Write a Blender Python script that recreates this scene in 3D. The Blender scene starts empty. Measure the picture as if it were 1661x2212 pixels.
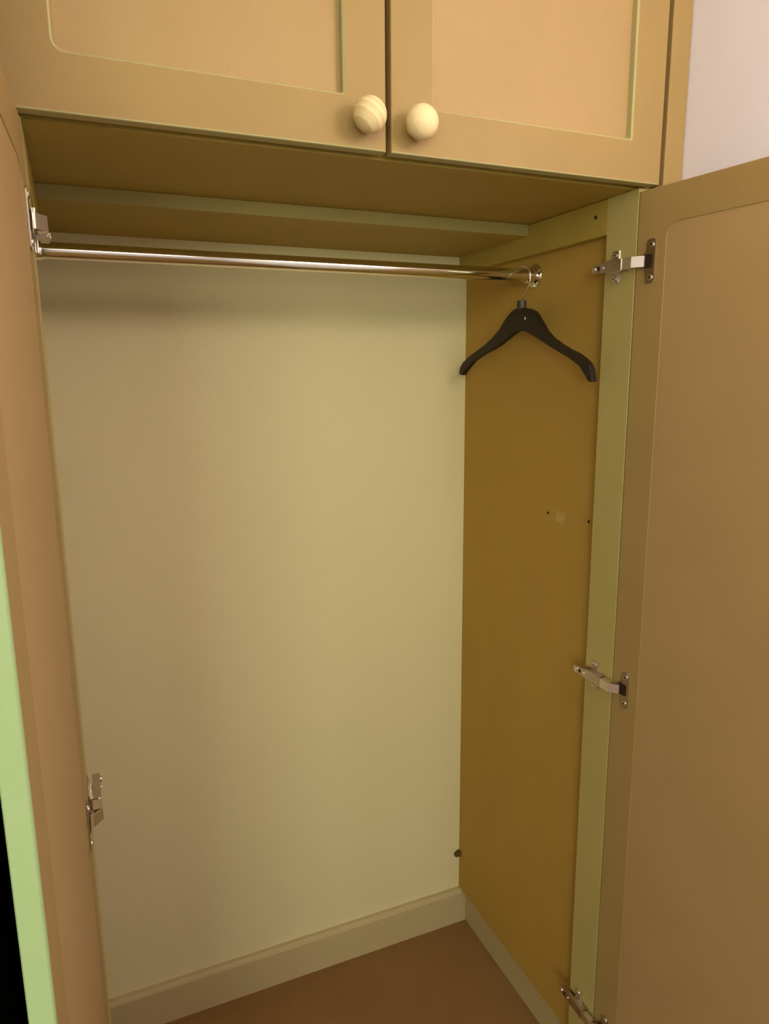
import bpy, bmesh, math, random
from mathutils import Vector, Matrix

S = bpy.context.scene
C = S.collection
PI = math.pi

# ------------------------------------------------------------------ camera
F_PX = 1534.14
cam_d = bpy.data.cameras.new('camera')
cam = bpy.data.objects.new('camera', cam_d)
C.objects.link(cam)
S.camera = cam
cam_d.sensor_fit = 'HORIZONTAL'
cam_d.sensor_width = 36.0
cam_d.lens = F_PX / 1661 * 36.0
cam_d.clip_start = 0.02
fw = Vector((0.38389, 0.903085, -0.192519))
rt = Vector((0.919609, -0.392741, -0.00856))
up = Vector((0.08334, 0.173757, 0.981256))
m = Matrix((rt, up, -fw)).transposed().to_4x4()
m.translation = Vector((-0.8594, -0.9391, 1.4966))
cam.matrix_world = m

# ------------------------------------------------------------------ world, exposure
w = bpy.data.worlds.new('world')
S.world = w
w.use_nodes = True
w.node_tree.nodes['Background'].inputs['Color'].default_value = (0.75, 1.0, 0.62, 1)
w.node_tree.nodes['Background'].inputs['Strength'].default_value = 0.3
S.view_settings.view_transform = 'Standard'
S.view_settings.look = 'None'
S.view_settings.exposure = 0.15
S.view_settings.gamma = 1.0
S.view_settings.use_curve_mapping = False

# daylight through the window in the wall behind the viewer
WX0, WX1, WZ0, WZ1 = -2.45, -1.45, 1.25, 2.25
WY = -3.2
ld = bpy.data.lights.new('window_daylight', 'AREA')
ld.shape = 'RECTANGLE'
ld.size = WX1 - WX0
ld.size_y = WZ1 - WZ0
ld.energy = 50.0
ld.color = (0.93, 0.98, 0.68)
lo = bpy.data.objects.new('window_daylight', ld)
C.objects.link(lo)
lo.location = ((WX0 + WX1) / 2, WY - 0.12, (WZ0 + WZ1) / 2)
lo.rotation_euler = (PI / 2, 0, 0)

LAMP = (-0.10, -0.80, 1.94)       # globe of the wall lamp on the right wall (built further down)
LAMP_R = 0.13
LAMP_STRENGTH = 16.0
CEIL = (-0.62, -1.65, 2.15)       # globe of the ceiling lamp (built further down)
CEIL_R = 0.24
CEIL_STRENGTH = 5.5
CEIL_COL = (1.0, 0.86, 0.62)
LAMP_COL = (1.0, 0.80, 0.68)

# ------------------------------------------------------------------ measures (metres)
D = 0.58          # depth, front of the posts to the back wall
HB = 0.0974       # height of the baseboard
ZS = 1.7785        # underside of the overhead cupboard
BT = 0.0215       # thickness of the rear shelf board
BD = 0.277        # depth of the rear shelf board
B = 0.02          # thickness of posts and battens
YP = 0.0718       # width of the posts
ZB = 1.7203       # underside of the side battens
XL = -0.8916      # face of the left post
TH_R, TH_L = 0.112, 0.0404
DOOR_T = 0.018
DOOR_W = 0.455
ZDT = 1.7723      # top of the tall doors
XWR = 0.048       # right wall

# ------------------------------------------------------------------ materials
def new_mat(name):
    mt = bpy.data.materials.new(name)
    mt.use_nodes = True
    nt = mt.node_tree
    return mt, nt, nt.nodes['Principled BSDF']

def noise(nt, scale, detail=3, stretch=None):
    tc = nt.nodes.new('ShaderNodeTexCoord')
    mp = nt.nodes.new('ShaderNodeMapping')
    nt.links.new(tc.outputs['Object'], mp.inputs['Vector'])
    if stretch:
        mp.inputs['Scale'].default_value = stretch
    n = nt.nodes.new('ShaderNodeTexNoise')
    n.inputs['Scale'].default_value = scale
    n.inputs['Detail'].default_value = detail
    nt.links.new(mp.outputs['Vector'], n.inputs['Vector'])
    return n

def mix(nt, fac, a, b):
    x = nt.nodes.new('ShaderNodeMix')
    x.data_type = 'RGBA'
    if hasattr(fac, 'links'):
        nt.links.new(fac, x.inputs['Factor'])
    else:
        x.inputs['Factor'].default_value = fac
    for v, k in ((a, 'A'), (b, 'B')):
        s = [i for i in x.inputs if i.name == k and i.type == 'RGBA'][0]
        if hasattr(v, 'links'):
            nt.links.new(v, s)
        else:
            s.default_value = (*v, 1)
    return [o for o in x.outputs if o.type == 'RGBA'][0]

def ramp(nt, fac, lo, hi):
    r = nt.nodes.new('ShaderNodeMapRange')
    r.inputs['From Min'].default_value = lo
    r.inputs['From Max'].default_value = hi
    nt.links.new(fac, r.inputs['Value'])
    return r.outputs['Result']

def bump(nt, bsdf, height, strength, dist=0.002):
    b = nt.nodes.new('ShaderNodeBump')
    b.inputs['Strength'].default_value = strength
    b.inputs['Distance'].default_value = dist
    nt.links.new(height, b.inputs['Height'])
    nt.links.new(b.outputs['Normal'], bsdf.inputs['Normal'])

def mottled(name, c, var=0.10, scale=14, rough=0.6, spec=0.25, fine=260, bmp=0.04, stretch=None):
    """flat material colour with gentle cloudy mottling and a fine grain"""
    mt, nt, bs = new_mat(name)
    n1 = noise(nt, scale, 3, stretch)
    n2 = noise(nt, fine, 2, stretch)
    a = tuple(x * (1 - var) for x in c)
    b = tuple(min(1, x * (1 + var)) for x in c)
    col = mix(nt, ramp(nt, n1.outputs['Fac'], 0.3, 0.7), a, b)
    col = mix(nt, ramp(nt, n2.outputs['Fac'], 0.25, 0.75), col, c)
    nt.links.new(col, bs.inputs['Base Color'])
    bs.inputs['Roughness'].default_value = rough
    bs.inputs['Specular IOR Level'].default_value = spec
    if bmp:
        bump(nt, bs, n2.outputs['Fac'], bmp)
    return mt

M = {}
M['door'] = mottled('door_board', (0.350, 0.240, 0.092), 0.06, 9, 0.55, 0.3)
M['panel'] = mottled('door_panel_board', (0.410, 0.278, 0.125), 0.06, 7, 0.55, 0.3)
M['lip'] = mottled('door_edge_lipping', (0.36, 0.50, 0.255), 0.04, 9, 0.5, 0.3)  # flat pale green for the free edges of the tall doors
M['edge'] = mottled('cut_board_edge', (0.46, 0.42, 0.21), 0.05, 9, 0.6, 0.25)
M['board_edge'] = mottled('shelf_board_edge', (0.36, 0.305, 0.11), 0.05, 9, 0.6, 0.25)  # cut edge tone darkened, the shadow at the back is in its colour
M['carcass'] = mottled('carcass_board', (0.40, 0.295, 0.066), 0.07, 8, 0.6, 0.25)
M['post'] = mottled('post_board', (0.475, 0.398, 0.155), 0.05, 6, 0.6, 0.25)
M['wall_back'] = mottled('cream_wall_paint', (0.739, 0.680, 0.420), 0.02, 3, 0.85, 0.15, 120, 0.05)  # yellower base colour than the other walls
M['wall'] = mottled('pinkish_white_wall_paint', (0.87, 0.84, 0.98), 0.015, 3, 0.85, 0.15, 120, 0.05)
M['ceiling'] = mottled('white_ceiling_paint', (0.82, 0.79, 0.74), 0.01, 3, 0.9, 0.1, 120, 0.03)
M['skirting'] = mottled('cream_gloss_paint', (0.52, 0.43, 0.245), 0.02, 5, 0.45, 0.4, 100, 0.02)
M['black'] = mottled('black_lacquer', (0.0035, 0.007, 0.002), 0.1, 5, 0.6, 0.1)  # near-black, so the added block left of the door stays dark

def side_panel_mat():
    mt, nt, bs = new_mat('raw_brown_board')
    n1 = noise(nt, 6, 3)
    n2 = noise(nt, 240, 2)
    col = mix(nt, ramp(nt, n1.outputs['Fac'], 0.3, 0.7), (0.44, 0.275, 0.064), (0.495, 0.32, 0.074))
    col = mix(nt, ramp(nt, n2.outputs['Fac'], 0.2, 0.8), col, (0.465, 0.297, 0.069))
    # pale scuff left by an old sticker
    geo = nt.nodes.new('ShaderNodeTexCoord')
    sub = nt.nodes.new('ShaderNodeVectorMath')
    sub.operation = 'SUBTRACT'
    sub.inputs[1].default_value = (0.0, 0.193, 1.212)
    nt.links.new(geo.outputs['Object'], sub.inputs[0])
    sc = nt.nodes.new('ShaderNodeVectorMath')
    sc.operation = 'MULTIPLY'
    sc.inputs[1].default_value = (0, 1 / 0.017, 1 / 0.017)
    nt.links.new(sub.outputs[0], sc.inputs[0])
    ln = nt.nodes.new('ShaderNodeVectorMath')
    ln.operation = 'LENGTH'
    nt.links.new(sc.outputs[0], ln.inputs[0])
    n3 = noise(nt, 75, 3)
    ad = nt.nodes.new('ShaderNodeMath')
    ad.operation = 'MULTIPLY_ADD'
    nt.links.new(n3.outputs['Fac'], ad.inputs[0])
    ad.inputs[1].default_value = 1.6
    nt.links.new(ln.outputs['Value'], ad.inputs[2])
    mk = nt.nodes.new('ShaderNodeMapRange')
    mk.inputs['From Min'].default_value = 1.75
    mk.inputs['From Max'].default_value = 1.35
    mk.inputs['To Max'].default_value = 0.45
    nt.links.new(ad.outputs[0], mk.inputs['Value'])
    col = mix(nt, mk.outputs['Result'], col, (0.62, 0.47, 0.24))
    nt.links.new(col, bs.inputs['Base Color'])
    bs.inputs['Roughness'].default_value = 0.65
    bs.inputs['Specular IOR Level'].default_value = 0.2
    bump(nt, bs, n2.outputs['Fac'], 0.04)
    return mt
M['side'] = side_panel_mat()

def carpet_mat():
    mt, nt, bs = new_mat('brown_carpet')
    n1 = noise(nt, 5, 3)
    n2 = noise(nt, 420, 3)
    col = mix(nt, ramp(nt, n1.outputs['Fac'], 0.3, 0.7), (0.30, 0.165, 0.065), (0.36, 0.215, 0.085))
    col = mix(nt, ramp(nt, n2.outputs['Fac'], 0.3, 0.7), (0.22, 0.125, 0.05), col)
    nt.links.new(col, bs.inputs['Base Color'])
    bs.inputs['Roughness'].default_value = 0.95
    bs.inputs['Specular IOR Level'].default_value = 0.05
    bump(nt, bs, n2.outputs['Fac'], 0.6, 0.004)
    return mt
M['carpet'] = carpet_mat()

def metal(name, c, rough):
    mt, nt, bs = new_mat(name)
    n = noise(nt, 90, 2)
    nt.links.new(mix(nt, n.outputs['Fac'], tuple(x * 0.94 for x in c), c), bs.inputs['Base Color'])
    bs.inputs['Metallic'].default_value = 1.0
    bs.inputs['Roughness'].default_value = rough
    return mt
M['chrome'] = metal('polished_chrome', (0.80, 0.77, 0.70), 0.10)
M['nickel'] = metal('nickel_plated_steel', (0.62, 0.54, 0.50), 0.28)
M['bright'] = metal('bright_nickel', (0.86, 0.79, 0.76), 0.35)
M['dark'] = mottled('dark_recess', (0.03, 0.02, 0.01), 0.1, 30, 0.7, 0.2)
M['hanger'] = mottled('dark_brown_plastic', (0.016, 0.009, 0.006), 0.15, 20, 0.5, 0.35)
M['collar'] = mottled('dark_grey_plastic', (0.05, 0.04, 0.03), 0.1, 20, 0.45, 0.4)
M['clip'] = mottled('dark_olive_plastic', (0.09, 0.065, 0.02), 0.1, 60, 0.5, 0.3)

def pine(name, rot, contrast):
    """turned pine: growth rings cut by the ball"""
    mt, nt, bs = new_mat(name)
    tc = nt.nodes.new('ShaderNodeTexCoord')
    mp = nt.nodes.new('ShaderNodeMapping')
    mp.inputs['Rotation'].default_value = rot
    nt.links.new(tc.outputs['Object'], mp.inputs['Vector'])
    wv = nt.nodes.new('ShaderNodeTexWave')
    wv.wave_type = 'BANDS'
    wv.bands_direction = 'X'
    wv.wave_profile = 'SAW'
    wv.inputs['Scale'].default_value = 34
    wv.inputs['Distortion'].default_value = 0.8
    wv.inputs['Detail'].default_value = 1
    wv.inputs['Detail Scale'].default_value = 0.6
    nt.links.new(mp.outputs['Vector'], wv.inputs['Vector'])
    a = (0.86, 0.72, 0.42)
    b = tuple(x * (1 - contrast * k) for x, k in zip(a, (0.7, 0.9, 1.2)))
    nt.links.new(mix(nt, wv.outputs['Fac'], a, b), bs.inputs['Base Color'])
    bs.inputs['Roughness'].default_value = 0.5
    bs.inputs['Specular IOR Level'].default_value = 0.3
    return mt
M['pine_striped'] = pine('striped_pine', (0.3, 0.75, 0.15), 0.32)
M['pine_plain'] = pine('plain_pine', (0.2, 0.4, 1.3), 0.06)

def lamp_mat(strength, col):
    mt, nt, bs = new_mat('lit_lamp_globe')
    bs.inputs['Base Color'].default_value = (0.9, 0.85, 0.78, 1)
    bs.inputs['Emission Color'].default_value = (*col, 1)
    bs.inputs['Emission Strength'].default_value = strength
    return mt
M['lamp'] = lamp_mat(LAMP_STRENGTH, LAMP_COL)
M['ceiling_globe'] = lamp_mat(CEIL_STRENGTH, CEIL_COL)

def glass_mat():
    mt, nt, bs = new_mat('window_glass')
    tr = nt.nodes.new('ShaderNodeBsdfTransparent')
    gl = nt.nodes.new('ShaderNodeBsdfGlossy')
    gl.inputs['Roughness'].default_value = 0.02
    mx = nt.nodes.new('ShaderNodeMixShader')
    mx.inputs[0].default_value = 0.06
    nt.links.new(tr.outputs[0], mx.inputs[1])
    nt.links.new(gl.outputs[0], mx.inputs[2])
    nt.links.new(mx.outputs[0], nt.nodes['Material Output'].inputs['Surface'])
    return mt
M['glass'] = glass_mat()

# ------------------------------------------------------------------ mesh helpers
def link(name, bm, mats, parent=None, smooth=False, matrix=None):
    bmesh.ops.recalc_face_normals(bm, faces=bm.faces)
    me = bpy.data.meshes.new(name)
    bm.to_mesh(me)
    bm.free()
    for x in (mats if isinstance(mats, (list, tuple)) else [mats]):
        me.materials.append(M[x])
    if smooth:
        for p in me.polygons:
            p.use_smooth = True
        me.set_sharp_from_angle(angle=math.radians(40))
    o = bpy.data.objects.new(name, me)
    C.objects.link(o)
    if matrix is not None:
        o.matrix_world = matrix
    if parent:
        o.parent = parent
    return o

def box(bm, x0, x1, y0, y1, z0, z1, bev=0.0, mi=0):
    r = bmesh.ops.create_cube(bm, size=1)
    vs = r['verts']
    for v in vs:
        v.co = Vector(((x0 + x1) / 2 + v.co.x * (x1 - x0), (y0 + y1) / 2 + v.co.y * (y1 - y0), (z0 + z1) / 2 + v.co.z * (z1 - z0)))
    fs = set(f for v in vs for f in v.link_faces)
    for f in fs:
        f.material_index = mi
    if bev:
        es = list(set(e for v in vs for e in v.link_edges))
        bmesh.ops.bevel(bm, geom=es, offset=bev, segments=2, affect='EDGES', profile=0.5)

def boxes(name, mats, parent, *bs, bev=0.0):
    bm = bmesh.new()
    for b in bs:
        box(bm, *b, bev=bev)
    return link(name, bm, mats, parent, smooth=False)

def prism(bm, pts, t0, t1, axis='x', mi=0, bev=0.0):
    """extrude a closed outline (a,b) between t0 and t1 along axis"""
    def P(a, b, t):
        return {'x': (t, a, b), 'y': (a, t, b), 'z': (a, b, t)}[axis]
    v0 = [bm.verts.new(P(a, b, t0)) for a, b in pts]
    v1 = [bm.verts.new(P(a, b, t1)) for a, b in pts]
    f0 = bm.faces.new(v0)
    f1 = bm.faces.new(v1)
    fs = [f0, f1]
    n = len(pts)
    for i in range(n):
        fs.append(bm.faces.new((v0[i], v0[(i + 1) % n], v1[(i + 1) % n], v1[i])))
    for f in fs:
        f.material_index = mi
    if bev:
        es = [e for e in list(f0.edges) + list(f1.edges)]
        bmesh.ops.bevel(bm, geom=es, offset=bev, segments=2, affect='EDGES', profile=0.5)

def cyl(bm, c, r, h, axis='z', seg=24, r2=None, mi=0):
    rot = {'z': Matrix(), 'x': Matrix.Rotation(PI / 2, 4, 'Y'), 'y': Matrix.Rotation(PI / 2, 4, 'X')}[axis]
    q = bmesh.ops.create_cone(bm, cap_ends=True, segments=seg, radius1=r, radius2=r if r2 is None else r2, depth=h, matrix=Matrix.Translation(c) @ rot)
    for f in set(f for v in q['verts'] for f in v.link_faces):
        f.material_index = mi

def tube(bm, pts, r, seg=10):
    pts = [Vector(p) for p in pts]
    rings = []
    prev = None
    for i, p in enumerate(pts):
        t = (pts[min(i + 1, len(pts) - 1)] - pts[max(i - 1, 0)]).normalized()
        a = Vector((1, 0, 0)) if prev is None else prev
        a = (a - t * a.dot(t)).normalized()
        prev = a
        b = t.cross(a)
        rings.append([bm.verts.new(p + (a * math.cos(2 * PI * k / seg) + b * math.sin(2 * PI * k / seg)) * r) for k in range(seg)])
    for q in range(len(rings) - 1):
        for k in range(seg):
            bm.faces.new((rings[q][k], rings[q][(k + 1) % seg], rings[q + 1][(k + 1) % seg], rings[q + 1][k]))
    bm.faces.new(rings[0])
    bm.faces.new(rings[-1])

def lathe(bm, prof, seg=40, axis='y'):
    """profile of (radius, height) turned about axis"""
    rings = []
    for r, h in prof:
        ring = []
        for k in range(seg):
            a = 2 * PI * k / seg
            c, s = r * math.cos(a), r * math.sin(a)
            ring.append(bm.verts.new({'y': (c, h, s), 'z': (c, s, h), 'x': (h, c, s)}[axis]))
        rings.append(ring)
    for i in range(len(rings) - 1):
        for k in range(seg):
            bm.faces.new((rings[i][k], rings[i][(k + 1) % seg], rings[i + 1][(k + 1) % seg], rings[i + 1][k]))
    bm.faces.new(rings[0])
    bm.faces.new(rings[-1])

def empty(name, loc=(0, 0, 0)):
    o = bpy.data.objects.new(name, None)
    C.objects.link(o)
    o.location = loc
    o.empty_display_size = 0.1
    return o

def tag(o, label, cat=None, group=None, kind=None):
    o['label'] = label
    if cat:
        o['category'] = cat
    if group:
        o['group'] = group
    if kind:
        o['kind'] = kind
    return o

def struct(name, mats, label, *bs, bev=0.0):
    o = boxes(name, mats, None, *bs, bev=bev)
    return tag(o, label, kind='structure')

# ------------------------------------------------------------------ the room
XA, YA, ZC = -2.6, -3.2, 2.42
struct('floor', 'carpet', 'brown carpet floor running into the wardrobe', (XA, XWR, YA, D, -0.05, 0))
struct('ceiling', 'ceiling', 'plain white ceiling above the wardrobe', (XA, XWR, YA, D, ZC, ZC + 0.05))
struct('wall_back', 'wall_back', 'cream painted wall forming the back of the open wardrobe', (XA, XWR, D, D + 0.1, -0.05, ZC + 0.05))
struct('wall_right', 'wall', 'pinkish white wall beside the overhead cupboard', (XWR, XWR + 0.1, YA - 0.1, D + 0.1, -0.05, ZC + 0.05))
struct('wall_left', 'wall', 'pinkish white wall on the left of the room', (XA - 0.1, XA, YA - 0.1, D + 0.1, -0.05, ZC + 0.05))
struct('wall_front', 'wall', 'pinkish white wall with the window behind the viewer',
       (XA, WX0, YA - 0.1, YA, -0.05, ZC + 0.05), (WX1, XWR, YA - 0.1, YA, -0.05, ZC + 0.05),
       (WX0, WX1, YA - 0.1, YA, -0.05, WZ0), (WX0, WX1, YA - 0.1, YA, WZ1, ZC + 0.05))
win = tag(empty('window_1', ((WX0 + WX1) / 2, YA - 0.05, WZ0)), 'white framed window in the wall behind the viewer', kind='structure')
def child(name, mats, parent, *bs, bev=0.0):
    o = boxes(name, mats, None, *bs, bev=bev)
    o.parent = parent
    o.matrix_parent_inverse = Matrix.Translation(-Vector(parent.location))
    return o
for r_ in ((WX0, WX0 + 0.05, WZ0, WZ1), (WX1 - 0.05, WX1, WZ0, WZ1), (WX0 + 0.05, WX1 - 0.05, WZ0, WZ0 + 0.05), (WX0 + 0.05, WX1 - 0.05, WZ1 - 0.05, WZ1)):
    child('window_frame', 'ceiling', win, (r_[0], r_[1], YA - 0.08, YA - 0.02, r_[2], r_[3]))
child('pane', 'glass', win, (WX0 + 0.05, WX1 - 0.05, YA - 0.053, YA - 0.047, WZ0 + 0.05, WZ1 - 0.05))

def skirt(name, a, b, label):
    """skirting board with a rounded top edge; a, b are box limits"""
    bm = bmesh.new()
    t, h = 0.018, HB
    prof = [(0, 0), (t, 0), (t, h - 0.009), (t - 0.0025, h - 0.003), (t - 0.008, h), (0, h)]
    if name == 'baseboard_back':
        prism(bm, [(D - y, z) for y, z in prof], a, b, 'x')
    else:
        t2 = XWR - 0.012
        prof = [(0, 0), (t2, 0), (t2, h - 0.009), (t2 - 0.0025, h - 0.003), (t2 - 0.008, h), (0, h)]
        prism(bm, [(XWR - x, z) for x, z in prof], a, b, 'y')
    return tag(link(name, bm, 'skirting'), label, kind='structure')
skirt('baseboard_back', -0.93 + 0.0185, 0.012, 'cream painted baseboard along the back wall inside the wardrobe')
skirt('baseboard_right', 0.15, D, 'cream painted baseboard on the right inside the wardrobe, ending short of the post')

# ------------------------------------------------------------------ doors
def rrect(x0, x1, z0, z1, r, n=6):
    """rounded rectangle, radii r = (bottom-left, bottom-right, top-right, top-left)"""
    out = []
    for (cx, cz, a0), rr in zip(((x0, z0, PI), (x1, z0, 1.5 * PI), (x1, z1, 0), (x0, z1, 0.5 * PI)), r):
        px = cx + (rr if cx == x0 else -rr)
        pz = cz + (rr if cz == z0 else -rr)
        for k in range(n + 1):
            a = a0 + k / n * PI / 2
            out.append((px + rr * math.cos(a), pz + rr * math.sin(a)))
    return out

def door_frame(name, wd, ht, hole, radii_f, radii_b, parent, t=DOOR_T, bev=0.003, pale_edge=(), mats=None, free=None):
    """frame of a recessed panel door: local x 0..wd, z 0..ht, face y=0 (outside) to y=t (inside).
    hole = (x0,x1,z0,z1); the rebate is bevelled at both faces."""
    bm = bmesh.new()
    c = 0.0025 if mats else 0.0003
    def loop(pts, y):
        return [bm.verts.new((a, y, b)) for a, b in pts]
    def grow(d):
        e = d if free is None else d / bev * free
        return [(d, d), (wd - e, d), (wd - e, ht - d), (d, ht - d)]
    def bridge(a, b, mi=0):
        n = len(a)
        fs = []
        for i in range(n):
            f = bm.faces.new((a[i], a[(i + 1) % n], b[(i + 1) % n], b[i]))
            f.material_index = mi
            fs.append(f)
        return fs
    o = [loop(grow(bev), 0), loop(grow(bev * 0.3), bev * 0.3), loop(grow(0), bev),
         loop(grow(0), t - bev), loop(grow(bev * 0.3), t - bev * 0.3), loop(grow(bev), t)]
    for i in range(5):
        fs = bridge(o[i], o[i + 1], 0)
        for k in pale_edge:                      # 0 bottom, 1 right, 2 top, 3 left
            if i in (0, 1, 2, 3, 4):
                fs[k].material_index = 1
    x0, x1, z0, z1 = hole
    inn = []
    for y, d, rad in ((0, c, radii_f), (c, 0, radii_f), (t - c, 0, radii_b), (t, c, radii_b)):
        inn.append(loop(rrect(x0 - d, x1 + d, z0 - d, z1 + d, [q + d for q in rad]), y))
    for i in range(3):
        bridge(inn[i], inn[i + 1], 2)
    for ou, i_ in ((o[0], inn[0]), (o[5], inn[3])):
        es = []
        for lp in (ou, i_):
            n = len(lp)
            for k in range(n):
                es.append(bm.edges.get((lp[k], lp[(k + 1) % n])))
        bmesh.ops.triangle_fill(bm, use_beauty=True, use_dissolve=False, edges=es)
    return link(name, bm, mats or ['door', 'lip', 'door'], parent)

def door_panel(wd_hole, parent, y0, y1):
    bm = bmesh.new()
    x0, x1, z0, z1 = wd_hole
    box(bm, x0 - 0.004, x1 + 0.004, y0, y1, z0 - 0.004, z1 + 0.004)
    return link('door_panel', bm, 'panel', parent)

# ------------------------------------------------------------------ overhead cupboard
ZU0, ZU1 = 1.7795, 2.34
cup = tag(empty('overhead_cupboard', (-0.4575, 0.29, ZS)), 'tan overhead cupboard with two recessed panel doors above the wardrobe opening', 'cupboard')
XC0, XC1 = -0.93, 0.018
child('bottom_board', ['carcass'], cup, (XC0, XC1, 0.014, D, ZS, ZS + 0.018))
child('top_board', 'carcass', cup, (XC0, XC1, 0.0, D, 2.36, 2.378))
child('side_board', 'carcass', cup, (XC0, XC0 + 0.018, 0.0, D, ZS + 0.018, 2.36))
child('side_board', 'carcass', cup, (XC1 - 0.018, XC1, 0.0, D, ZS + 0.018, 2.36))
child('filler_strip', 'door', cup, (0.0095, XWR - 0.001, -0.0195, -0.0005, ZU0 - 0.008, 2.41), bev=0.0015)
child('cornice', 'door', cup, (-0.93, 0.009, -0.0195, -0.0005, ZU1 + 0.006, 2.41), bev=0.0015)

def knob(parent, x, z, mat, ang):
    bm = bmesh.new()
    r = 0.0215
    prof = [(0.0105, 0), (0.0095, -0.004), (0.0098, -0.007)]
    cy = -0.0265
    for k in range(13):
        a = -0.98 + (PI / 2 + 0.98) * k / 12 - 0.0
        # slightly flattened ball
        prof.append((max(0.0006, r * math.cos(a)), cy - 0.0205 * math.sin(a)))
    lathe(bm, prof, 44, 'y')
    o = link('knob', bm, mat, None, smooth=True)
    o.parent = parent
    o.location = (x, 0, z)
    o.rotation_euler = (0, ang, 0)
    return o

def upper_door(x0, x1, hole, lab, kx, kmat, ang, klab):
    d = door_frame('cupboard_door', x1 - x0, ZU1 - ZU0, hole, (0.012, 0.002, 0.002, 0.012), (0.012,) * 4, None, t=0.0195, bev=0.002, mats=['door', 'edge', 'edge'], pale_edge=(0,))  # bottom edge paler: greenish bounced light put into its colour
    d.location = (x0 - cup.location.x, -0.02 - cup.location.y, ZU0 - cup.location.z)
    d.parent = cup
    d['label'] = lab
    door_panel(hole, d, 0.0125, 0.0165)
    k = knob(d, kx - x0, 1.8125 - ZU0, kmat, ang)
    k['label'] = klab
    return d
ZH = ZU1 - ZU0
upper_door(-0.918, -0.4615, (0.0655, 0.3985, 0.0635, ZH - 0.06), 'left cupboard door with a striped pine knob', -0.4950, 'pine_striped', -0.15, 'pine ball knob with diagonal growth stripes')
upper_door(-0.4545, 0.0012, (0.0625, 0.3960, 0.0600, ZH - 0.06), 'right cupboard door with a plain pale knob', -0.4225, 'pine_plain', 0.0, 'plain pale pine ball knob')

# ------------------------------------------------------------------ tall wardrobe below
wd = tag(empty('wardrobe', (-0.4575, 0.29, 0)), 'open fitted wardrobe with brown board side and two tall panel doors swung wide', 'wardrobe')
def wchild(name, mats, *bs, bev=0.0):
    return child(name, mats, wd, *bs, bev=bev)
sp = wchild('side_panel', 'side', (0.0, 0.018, 0.0, D - 0.0005, HB, ZS - 0.0005))
sp['label'] = 'brown board lining the right side, with a pale scuff'
wchild('side_panel', 'carcass', (-0.93, XL - B, 0.0, D - 0.0005, 0.0, ZS - 0.0005))
wchild('post', 'post', (-B, 0.0, 0.0, YP, 0.0, ZS - 0.0005), bev=0.0004)['label'] = 'pale vertical post carrying the right door hinges'
wchild('post', 'post', (XL - B, XL, 0.0, YP, 0.0, ZS - 0.0005), bev=0.001)
wchild('side_batten', 'carcass', (-B, 0.0, YP, D - 0.0005, ZB, ZS - 0.0005), bev=0.0015)
wchild('side_batten', 'carcass', (XL - B, XL, YP, D - 0.0005, ZB, ZS - 0.0005), bev=0.0015)
rb = bmesh.new()
box(rb, XL, -B, D - BD, D - 0.0005, ZS - BT, ZS - 0.0005)
for f in rb.faces:
    if f.normal.y < -0.9 or abs(f.calc_center_median().y - (D - BD)) < 1e-4:
        f.material_index = 1
o = link('rear_shelf_board', rb, ['carcass', 'board_edge'])
o.parent = wd
o.matrix_parent_inverse = Matrix.Translation(-Vector(wd.location))

# old screw holes in the side panel and batten
def hole(parent, x, y, z, r):
    bm = bmesh.new()
    cyl(bm, (x - 0.0001, y, z), r, 0.0012, 'x', 12)
    q = link('screw_hole', bm, 'dark')
    q.parent = parent              # the panel's own frame is the world frame
hole(sp, 0.0, 0.2329, 1.2142, 0.0030)
hole(sp, 0.0, 0.1065, 1.2199, 0.0030)
hole(sp, -B, 0.1018, 1.7534, 0.0032)

DZ0 = 0.03
DH = ZDT - DZ0
def tall_door(right):
    """local x runs from the hinge edge (0) to the free edge, y=t is the inside face"""
    hole_ = (0.056, DOOR_W - 0.062, 0.07, DH - 0.056)
    rad = (0.02,) * 4
    d = door_frame('wardrobe_door', DOOR_W, DH, hole_, rad, rad, None, bev=0.0015, pale_edge=(1,), free=0.0045)
    door_panel(hole_, d, 0.004, DOOR_T - 0.0009)
    if right:
        dr = Vector((math.sin(TH_R), -math.cos(TH_R), 0))
        inn = Vector((-math.cos(TH_R), -math.sin(TH_R), 0))
        org = Vector((-B, -0.002, DZ0))
    else:
        dr = Vector((-math.sin(TH_L), -math.cos(TH_L), 0))
        inn = Vector((math.cos(TH_L), -math.sin(TH_L), 0))
        org = Vector((XL, -0.002, DZ0))
    mt = Matrix((dr, inn, Vector((0, 0, 1)))).transposed().to_4x4()
    mt.translation = org - inn * DOOR_T - Vector(wd.location)
    if mt.to_3x3().determinant() < 0:
        # mirrored frame: flip the meshes in x so that the object matrix stays a rotation
        for ob in (d, *d.children):
            for v in ob.data.vertices:
                v.co.x = -v.co.x
            ob.data.flip_normals()
        mt = Matrix((-dr, inn, Vector((0, 0, 1)))).transposed().to_4x4()
        mt.translation = org - inn * DOOR_T - Vector(wd.location)
    d.parent = wd
    d.matrix_basis = mt
    d['label'] = 'right wardrobe door standing open against the wall' if right else 'left wardrobe door standing open, pale green front edge toward the viewer'
    return d
tall_door(True)
tall_door(False)

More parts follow.
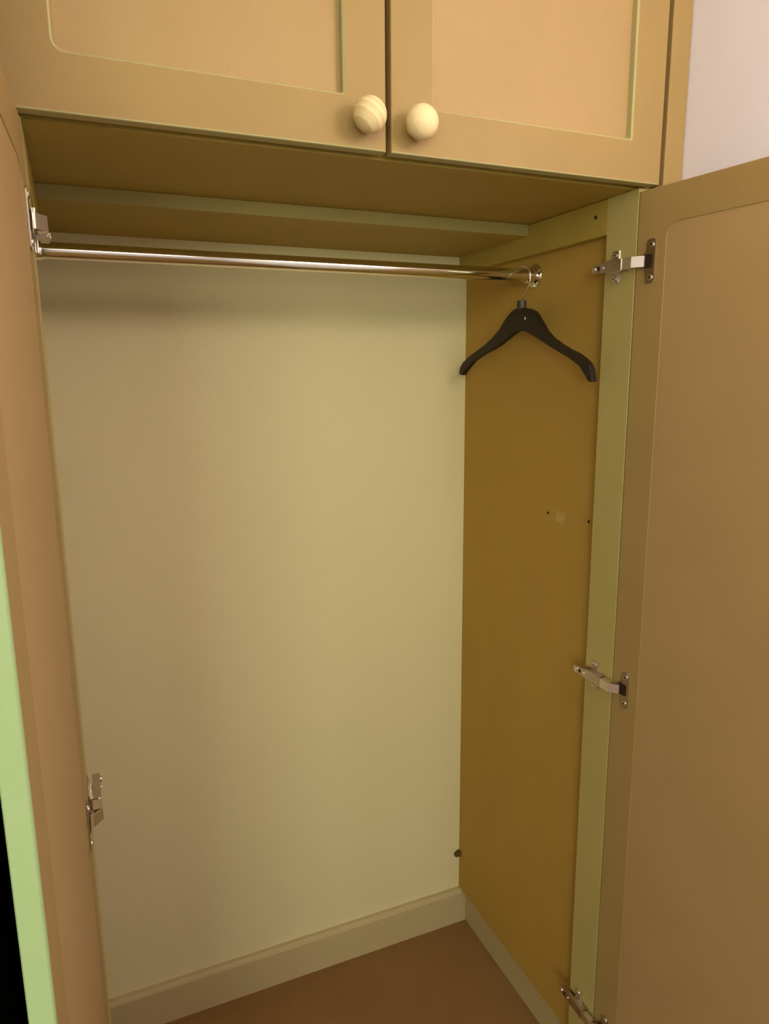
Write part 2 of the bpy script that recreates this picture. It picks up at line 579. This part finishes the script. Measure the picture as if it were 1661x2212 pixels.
# ------------------------------------------------------------------ hinges
def hinge(right, z, label):
    s = 1 if right else -1
    px = -B if right else XL              # face of the post
    th = TH_R if right else TH_L
    dr = Vector((s * math.sin(th), -math.cos(th), 0))
    inn = Vector((-s * math.cos(th), -math.sin(th), 0))
    org = Vector((px, -0.002, z))
    root = empty('hinge', Vector((px, 0.02, z)) - Vector(wd.location))
    root.parent = wd
    root['label'] = label
    inv = Matrix.Translation(-Vector((px, 0.02, z)))
    def put(name, bm, mats, smooth=False):
        q = link(name, bm, mats, None, smooth)
        q.parent = root
        q.matrix_parent_inverse = inv
        return q
    X = lambda d: px - s * d              # distance d off the post into the wardrobe
    def bx(bm, d0, d1, *r, **k):
        a, b = sorted((X(d0), X(d1)))
        box(bm, a, b, *r, **k)
    # mounting plate: cross with two ears
    bm = bmesh.new()
    bx(bm, 0.0002, 0.0026, 0.022, 0.066, z - 0.009, z + 0.009, bev=0.0005)
    for q in (-1, 1):
        z0, z1 = sorted((z + q * 0.008, z + q * 0.0255))
        bx(bm, 0.0002, 0.0018, 0.034, 0.052, z0, z1, bev=0.0006)
        bx(bm, 0.0018, 0.0046, 0.0335, 0.0365, z0, z1, bev=0.0006)
    put('mounting_plate', bm, 'nickel')
    for q in (-1, 1):
        bm = bmesh.new()
        cyl(bm, (X(0.003), 0.045, z + q * 0.0185), 0.0042, 0.0026, 'x', 16)
        box(bm, *sorted((X(0.0040), X(0.0046))), 0.0422, 0.0478, z + q * 0.0185 - 0.0006, z + q * 0.0185 + 0.0006, mi=1)
        put('screw', bm, ['bright', 'dark'])
    # arm: folded channel, tapering to the rear
    bm = bmesh.new()
    arm = [(0.014, 0.0095), (0.046, 0.0095), (0.066, 0.0068), (0.084, 0.0062), (0.086, 0.004)]
    out = arm + [(y, -h) for y, h in reversed(arm)]
    prism(bm, [(y, z + h) for y, h in out], X(0.0150), X(0.0166), 'x', bev=0.0004)
    for q in (-1, 1):
        z0, z1 = sorted((z + q * 0.0080, z + q * 0.0095))
        bx(bm, 0.0024, 0.0154, 0.014, 0.048, z0, z1)
        z0, z1 = sorted((z + q * 0.0050, z + q * 0.0063))
        bx(bm, 0.0060, 0.0154, 0.048, 0.085, z0, z1)
    put('hinge_arm', bm, 'nickel')
    bm = bmesh.new()
    cyl(bm, (X(0.0172), 0.079, z), 0.0040, 0.0026, 'x', 16, mi=0)
    put('adjusting_screw', bm, 'bright')
    bm = bmesh.new()
    cyl(bm, (X(0.0170), 0.0575, z), 0.0022, 0.0026, 'x', 12, mi=0)
    put('adjusting_screw', bm, 'bright')
    bm = bmesh.new()
    bx(bm, 0.0160, 0.0169, 0.0655, 0.071, z - 0.0036, z + 0.0036)
    put('slot', bm, 'dark')
    # cup flange screwed to the inside face of the door
    bm = bmesh.new()
    pts = []
    r = 0.004
    x0, x1, hh = 0.0215, 0.0375, 0.033
    def arc(cx, cz, a0, a1, rr, n=5):
        for k in range(n + 1):
            a = a0 + (a1 - a0) * k / n
            pts.append((cx + rr * math.cos(a), cz + rr * math.sin(a)))
    arc(x1 - r, hh - r, 0, PI / 2, r)
    arc(x0 + r, hh - r, PI / 2, PI, r)
    arc(0.0275, 0, PI - 1.17, PI + 1.17, 0.0165, 12)
    arc(x0 + r, -hh + r, PI, 1.5 * PI, r)
    arc(x1 - r, -hh + r, 1.5 * PI, 2 * PI, r)
    def door_map(bm):
        for v in bm.verts:
            a, d, b = v.co.x, v.co.y, v.co.z
            v.co = org + dr * a + inn * d + Vector((0, 0, b))
    prism(bm, pts, 0.0003, 0.0020, 'y', bev=0.0004)
    lathe_b = bmesh.new()
    door_map(bm)
    put('cup_flange', bm, 'nickel')
    lathe_b.free()
    bm = bmesh.new()
    prism(bm, rrect(0.0175, 0.0335, -0.0105, 0.0105, (0.003,) * 4), 0.0020, 0.0026, 'y')
    door_map(bm)
    put('hinge_cup', bm, 'dark')
    for q in (-1, 1):
        bm = bmesh.new()
        cyl(bm, (0.0305, 0.0026, q * 0.0245), 0.0042, 0.0022, 'y', 16)
        box(bm, 0.0279, 0.0331, 0.0034, 0.0040, q * 0.0245 - 0.0006, q * 0.0245 + 0.0006, mi=1)
        box(bm, 0.0299, 0.0311, 0.0034, 0.0040, q * 0.0245 - 0.0026, q * 0.0245 + 0.0026, mi=1)
        door_map(bm)
        put('flange_screw', bm, ['bright', 'dark'])
    # bright folded link between cup and arm
    bm = bmesh.new()
    p = [(0.016, 0.0150), (0.010, 0.0168), (-0.010, 0.0176), (-0.025, 0.0058), (-0.025, 0.0034), (-0.0115, 0.0150), (0.009, 0.0146), (0.015, 0.0125)]
    vs0 = [bm.verts.new((X(d), y, z - 0.0082)) for y, d in p]
    vs1 = [bm.verts.new((X(d), y, z + 0.0082)) for y, d in p]
    bm.faces.new(vs0)
    bm.faces.new(vs1)
    for i in range(len(p)):
        bm.faces.new((vs0[i], vs0[(i + 1) % len(p)], vs1[(i + 1) % len(p)], vs1[i]))
    for q in (-1, 1):
        z0, z1 = sorted((z + q * 0.0068, z + q * 0.0082))
        bx(bm, 0.0060, 0.0150, -0.011, 0.012, z0, z1)
    put('hinge_link', bm, 'bright')
    return root
hinge(True, 1.6645, 'top hinge of the right door')
hinge(True, 0.9450, 'middle hinge of the right door')
hinge(True, 0.2330, 'bottom hinge of the right door')
hinge(False, 1.6645, 'top hinge of the left door')
hinge(False, 0.9260, 'middle hinge of the left door')

# ------------------------------------------------------------------ chrome clothes rail
YR, ZR, RR = 0.304, 1.683, 0.0125
rail = tag(empty('clothes_rail', (-0.45, YR, ZR)), 'polished chrome clothes rail spanning the wardrobe below the shelf', 'clothes rail')
rinv = Matrix.Translation(-Vector(rail.location))
def rput(name, bm, mats, smooth=True, parent=None):
    q = link(name, bm, mats, None, smooth)
    q.parent = parent or rail
    if parent is None:
        q.matrix_parent_inverse = rinv
    return q
bm = bmesh.new()
cyl(bm, ((XL - B - 0.0) / 2 - 0.0, YR, ZR), RR, abs(XL - B) - 0.006, 'x', 40)
rput('tube', bm, 'chrome')
def socket(x, s):
    bm = bmesh.new()
    prof = [(0.0005, 0.0005), (0.0235, 0.0005), (0.0235, 0.0020), (0.0225, 0.0032), (0.0165, 0.0036), (0.0152, 0.0050), (0.0150, 0.0200), (0.0142, 0.0212), (0.0128, 0.0212)]
    lathe(bm, prof, 40, 'x')
    for v in bm.verts:
        v.co = Vector((x - s * v.co.x, YR + v.co.y, ZR + v.co.z))
    q = rput('end_socket', bm, 'chrome')
    for a in (-PI / 2, PI / 6, 5 * PI / 6):
        b2 = bmesh.new()
        cyl(b2, (x - s * 0.0042, YR + 0.0193 * math.cos(a), ZR + 0.0193 * math.sin(a)), 0.0032, 0.0022, 'x', 14)
        rput('screw', b2, 'bright', True, q)
socket(0.0, 1)
socket(XL - B, -1)

# ------------------------------------------------------------------ coat hanger
hx = -0.043
hang = tag(empty('coat_hanger', (hx, 0.28, 1.48)), 'empty dark brown coat hanger hanging at the right end of the rail', 'coat hanger')
hinv = Matrix.Translation(-Vector(hang.location))
def hput(name, bm, mats, smooth=True):
    q = link(name, bm, mats, None, smooth)
    q.parent = hang
    q.matrix_parent_inverse = hinv
    return q
outline = [(0.5242, 1.4913), (0.5195, 1.5068), (0.5056, 1.5186), (0.4782, 1.5299), (0.4387, 1.5437), (0.4134, 1.5525), (0.3829, 1.5655), (0.3539, 1.5826), (0.3372, 1.5968), (0.3263, 1.6065), (0.31, 1.6157), (0.2966, 1.619), (0.2726, 1.6179), (0.2518, 1.6145), (0.2363, 1.6085), (0.2258, 1.5992), (0.2152, 1.5845), (0.1999, 1.571), (0.1801, 1.5576), (0.1517, 1.5441), (0.1245, 1.5337), (0.1026, 1.5265), (0.0854, 1.5182), (0.0726, 1.5115), (0.0661, 1.5049), (0.0613, 1.4933), (0.057, 1.4791), (0.0642, 1.4778), (0.0696, 1.4803), (0.075, 1.4881), (0.0818, 1.4973), (0.0928, 1.5052), (0.1059, 1.512), (0.1236, 1.5203), (0.1555, 1.532), (0.1937, 1.5471), (0.2236, 1.5596), (0.2493, 1.5694), (0.2705, 1.5764), (0.2838, 1.578), (0.2972, 1.5764), (0.3244, 1.5643), (0.3526, 1.5533), (0.3821, 1.5435), (0.4128, 1.5364), (0.4382, 1.529), (0.4643, 1.5196), (0.4845, 1.5098), (0.4981, 1.4998), (0.5084, 1.4896)]
bm = bmesh.new()
prism(bm, outline, hx - 0.006, hx + 0.006, 'x', bev=0.0018)
for f in bm.faces:
    if len(f.verts) > 4:
        pass
bmesh.ops.triangulate(bm, faces=[f for f in bm.faces if len(f.verts) > 4])
hput('hanger_body', bm, 'hanger', False)
bm = bmesh.new()
cyl(bm, (hx, 0.2845, 1.6245), 0.0092, 0.016, 'z', 24)
hput('collar', bm, 'collar')
bm = bmesh.new()
ctrl = [(0.2845, 1.628), (0.2838, 1.634), (0.2764, 1.6419), (0.2680, 1.6510), (0.2610, 1.6610), (0.2578, 1.6720), (0.2592, 1.6835), (0.2660, 1.6930), (0.2770, 1.6975), (0.2900, 1.6982), (0.3040, 1.6972), (0.3160, 1.6930), (0.3240, 1.6850), (0.3265, 1.6760)]
fine = []
for i in range(len(ctrl) - 1):
    p0, p1, p2, p3 = [Vector(ctrl[max(0, min(len(ctrl) - 1, i + k))]) for k in (-1, 0, 1, 2)]
    for k in range(4):
        t = k / 4
        fine.append(0.5 * (2 * p1 + (p2 - p0) * t + (2 * p0 - 5 * p1 + 4 * p2 - p3) * t * t + (3 * p1 - p0 - 3 * p2 + p3) * t ** 3))
fine.append(Vector(ctrl[-1]))
tube(bm, [(hx, p.x, p.y) for p in fine], 0.0015, 12)
hput('hook', bm, 'bright')
bm = bmesh.new()
q = bmesh.ops.create_uvsphere(bm, u_segments=16, v_segments=8, radius=0.0026)
for v in q['verts']:
    v.co = Vector((hx - 0.0062 + v.co.x * 0.5, 0.2622 + v.co.y, 1.5976 + v.co.z * 1.3))
hput('rivet', bm, 'bright')

# ------------------------------------------------------------------ small clip in the back corner
clip = tag(empty('cable_clip', (-0.008, D, 0.206)), 'tiny dark clip fixed low in the back corner above the baseboard', 'clip')
cinv = Matrix.Translation(-Vector(clip.location))
bm = bmesh.new()
p = [(-0.0005, 0.2125), (-0.006, 0.2125), (-0.012, 0.2100), (-0.0165, 0.2050), (-0.0170, 0.2000), (-0.0140, 0.1985), (-0.006, 0.1992), (-0.0005, 0.1995)]
prism(bm, p, D - 0.012, D - 0.0003, 'y', bev=0.001)
q = link('clip_body', bm, 'clip')
q.parent = clip
q.matrix_parent_inverse = cinv
bm = bmesh.new()
cyl(bm, (-0.006, D - 0.0128, 0.206), 0.0022, 0.0016, 'y', 14)
q = link('nail_head', bm, 'nickel', None, True)
q.parent = clip
q.matrix_parent_inverse = cinv

# ------------------------------------------------------------------ black cabinet left of the wardrobe: added, stands for unidentified dark, shades the cupboard
bc = tag(empty('black_cabinet', (-1.3, 0.25, 0)), 'tall near black cabinet in the dark beyond the open left door', 'cabinet')
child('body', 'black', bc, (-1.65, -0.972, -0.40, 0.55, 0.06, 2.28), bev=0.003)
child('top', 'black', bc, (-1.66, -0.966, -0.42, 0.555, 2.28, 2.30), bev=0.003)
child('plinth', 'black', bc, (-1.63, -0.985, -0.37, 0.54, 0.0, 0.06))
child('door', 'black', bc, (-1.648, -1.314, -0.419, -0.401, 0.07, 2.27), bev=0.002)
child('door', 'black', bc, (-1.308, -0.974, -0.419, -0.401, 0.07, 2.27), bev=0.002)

# ------------------------------------------------------------------ wall lamp (out of the frame, lights the scene)
lamp = tag(empty('wall_lamp', (XWR, LAMP[1], LAMP[2])), 'lit white globe lamp on a bracket on the right wall', 'lamp')
linv = Matrix.Translation(-Vector(lamp.location))
def lput(name, bm, mats):
    q = link(name, bm, mats, None, True)
    q.parent = lamp
    q.matrix_parent_inverse = linv
bm = bmesh.new()
bmesh.ops.create_uvsphere(bm, u_segments=32, v_segments=16, radius=LAMP_R, matrix=Matrix.Translation(LAMP))
lput('globe', bm, 'lamp')
bm = bmesh.new()
cyl(bm, ((LAMP[0] + LAMP_R + XWR) / 2, LAMP[1], LAMP[2]), 0.012, XWR - LAMP[0] - LAMP_R, 'x', 16)
lput('bracket', bm, 'ceiling')
bm = bmesh.new()
cyl(bm, (XWR - 0.006, LAMP[1], LAMP[2]), 0.05, 0.011, 'x', 24)
lput('wall_plate', bm, 'ceiling')

cl = tag(empty('ceiling_lamp', (CEIL[0], CEIL[1], ZC)), 'lit white globe lamp hanging just below the ceiling', 'lamp')
linv = Matrix.Translation(-Vector(cl.location))
lamp = cl
bm = bmesh.new()
bmesh.ops.create_uvsphere(bm, u_segments=32, v_segments=16, radius=CEIL_R, matrix=Matrix.Translation(CEIL))
lput('globe', bm, 'ceiling_globe')
bm = bmesh.new()
cyl(bm, (CEIL[0], CEIL[1], ZC - 0.012), 0.06, 0.024, 'z', 24)
lput('ceiling_rose', bm, 'ceiling')
bm = bmesh.new()
cyl(bm, (CEIL[0], CEIL[1], (CEIL[2] + CEIL_R + ZC) / 2 - 0.005), 0.01, ZC - CEIL[2] - CEIL_R + 0.005, 'z', 16)
lput('stem', bm, 'ceiling')
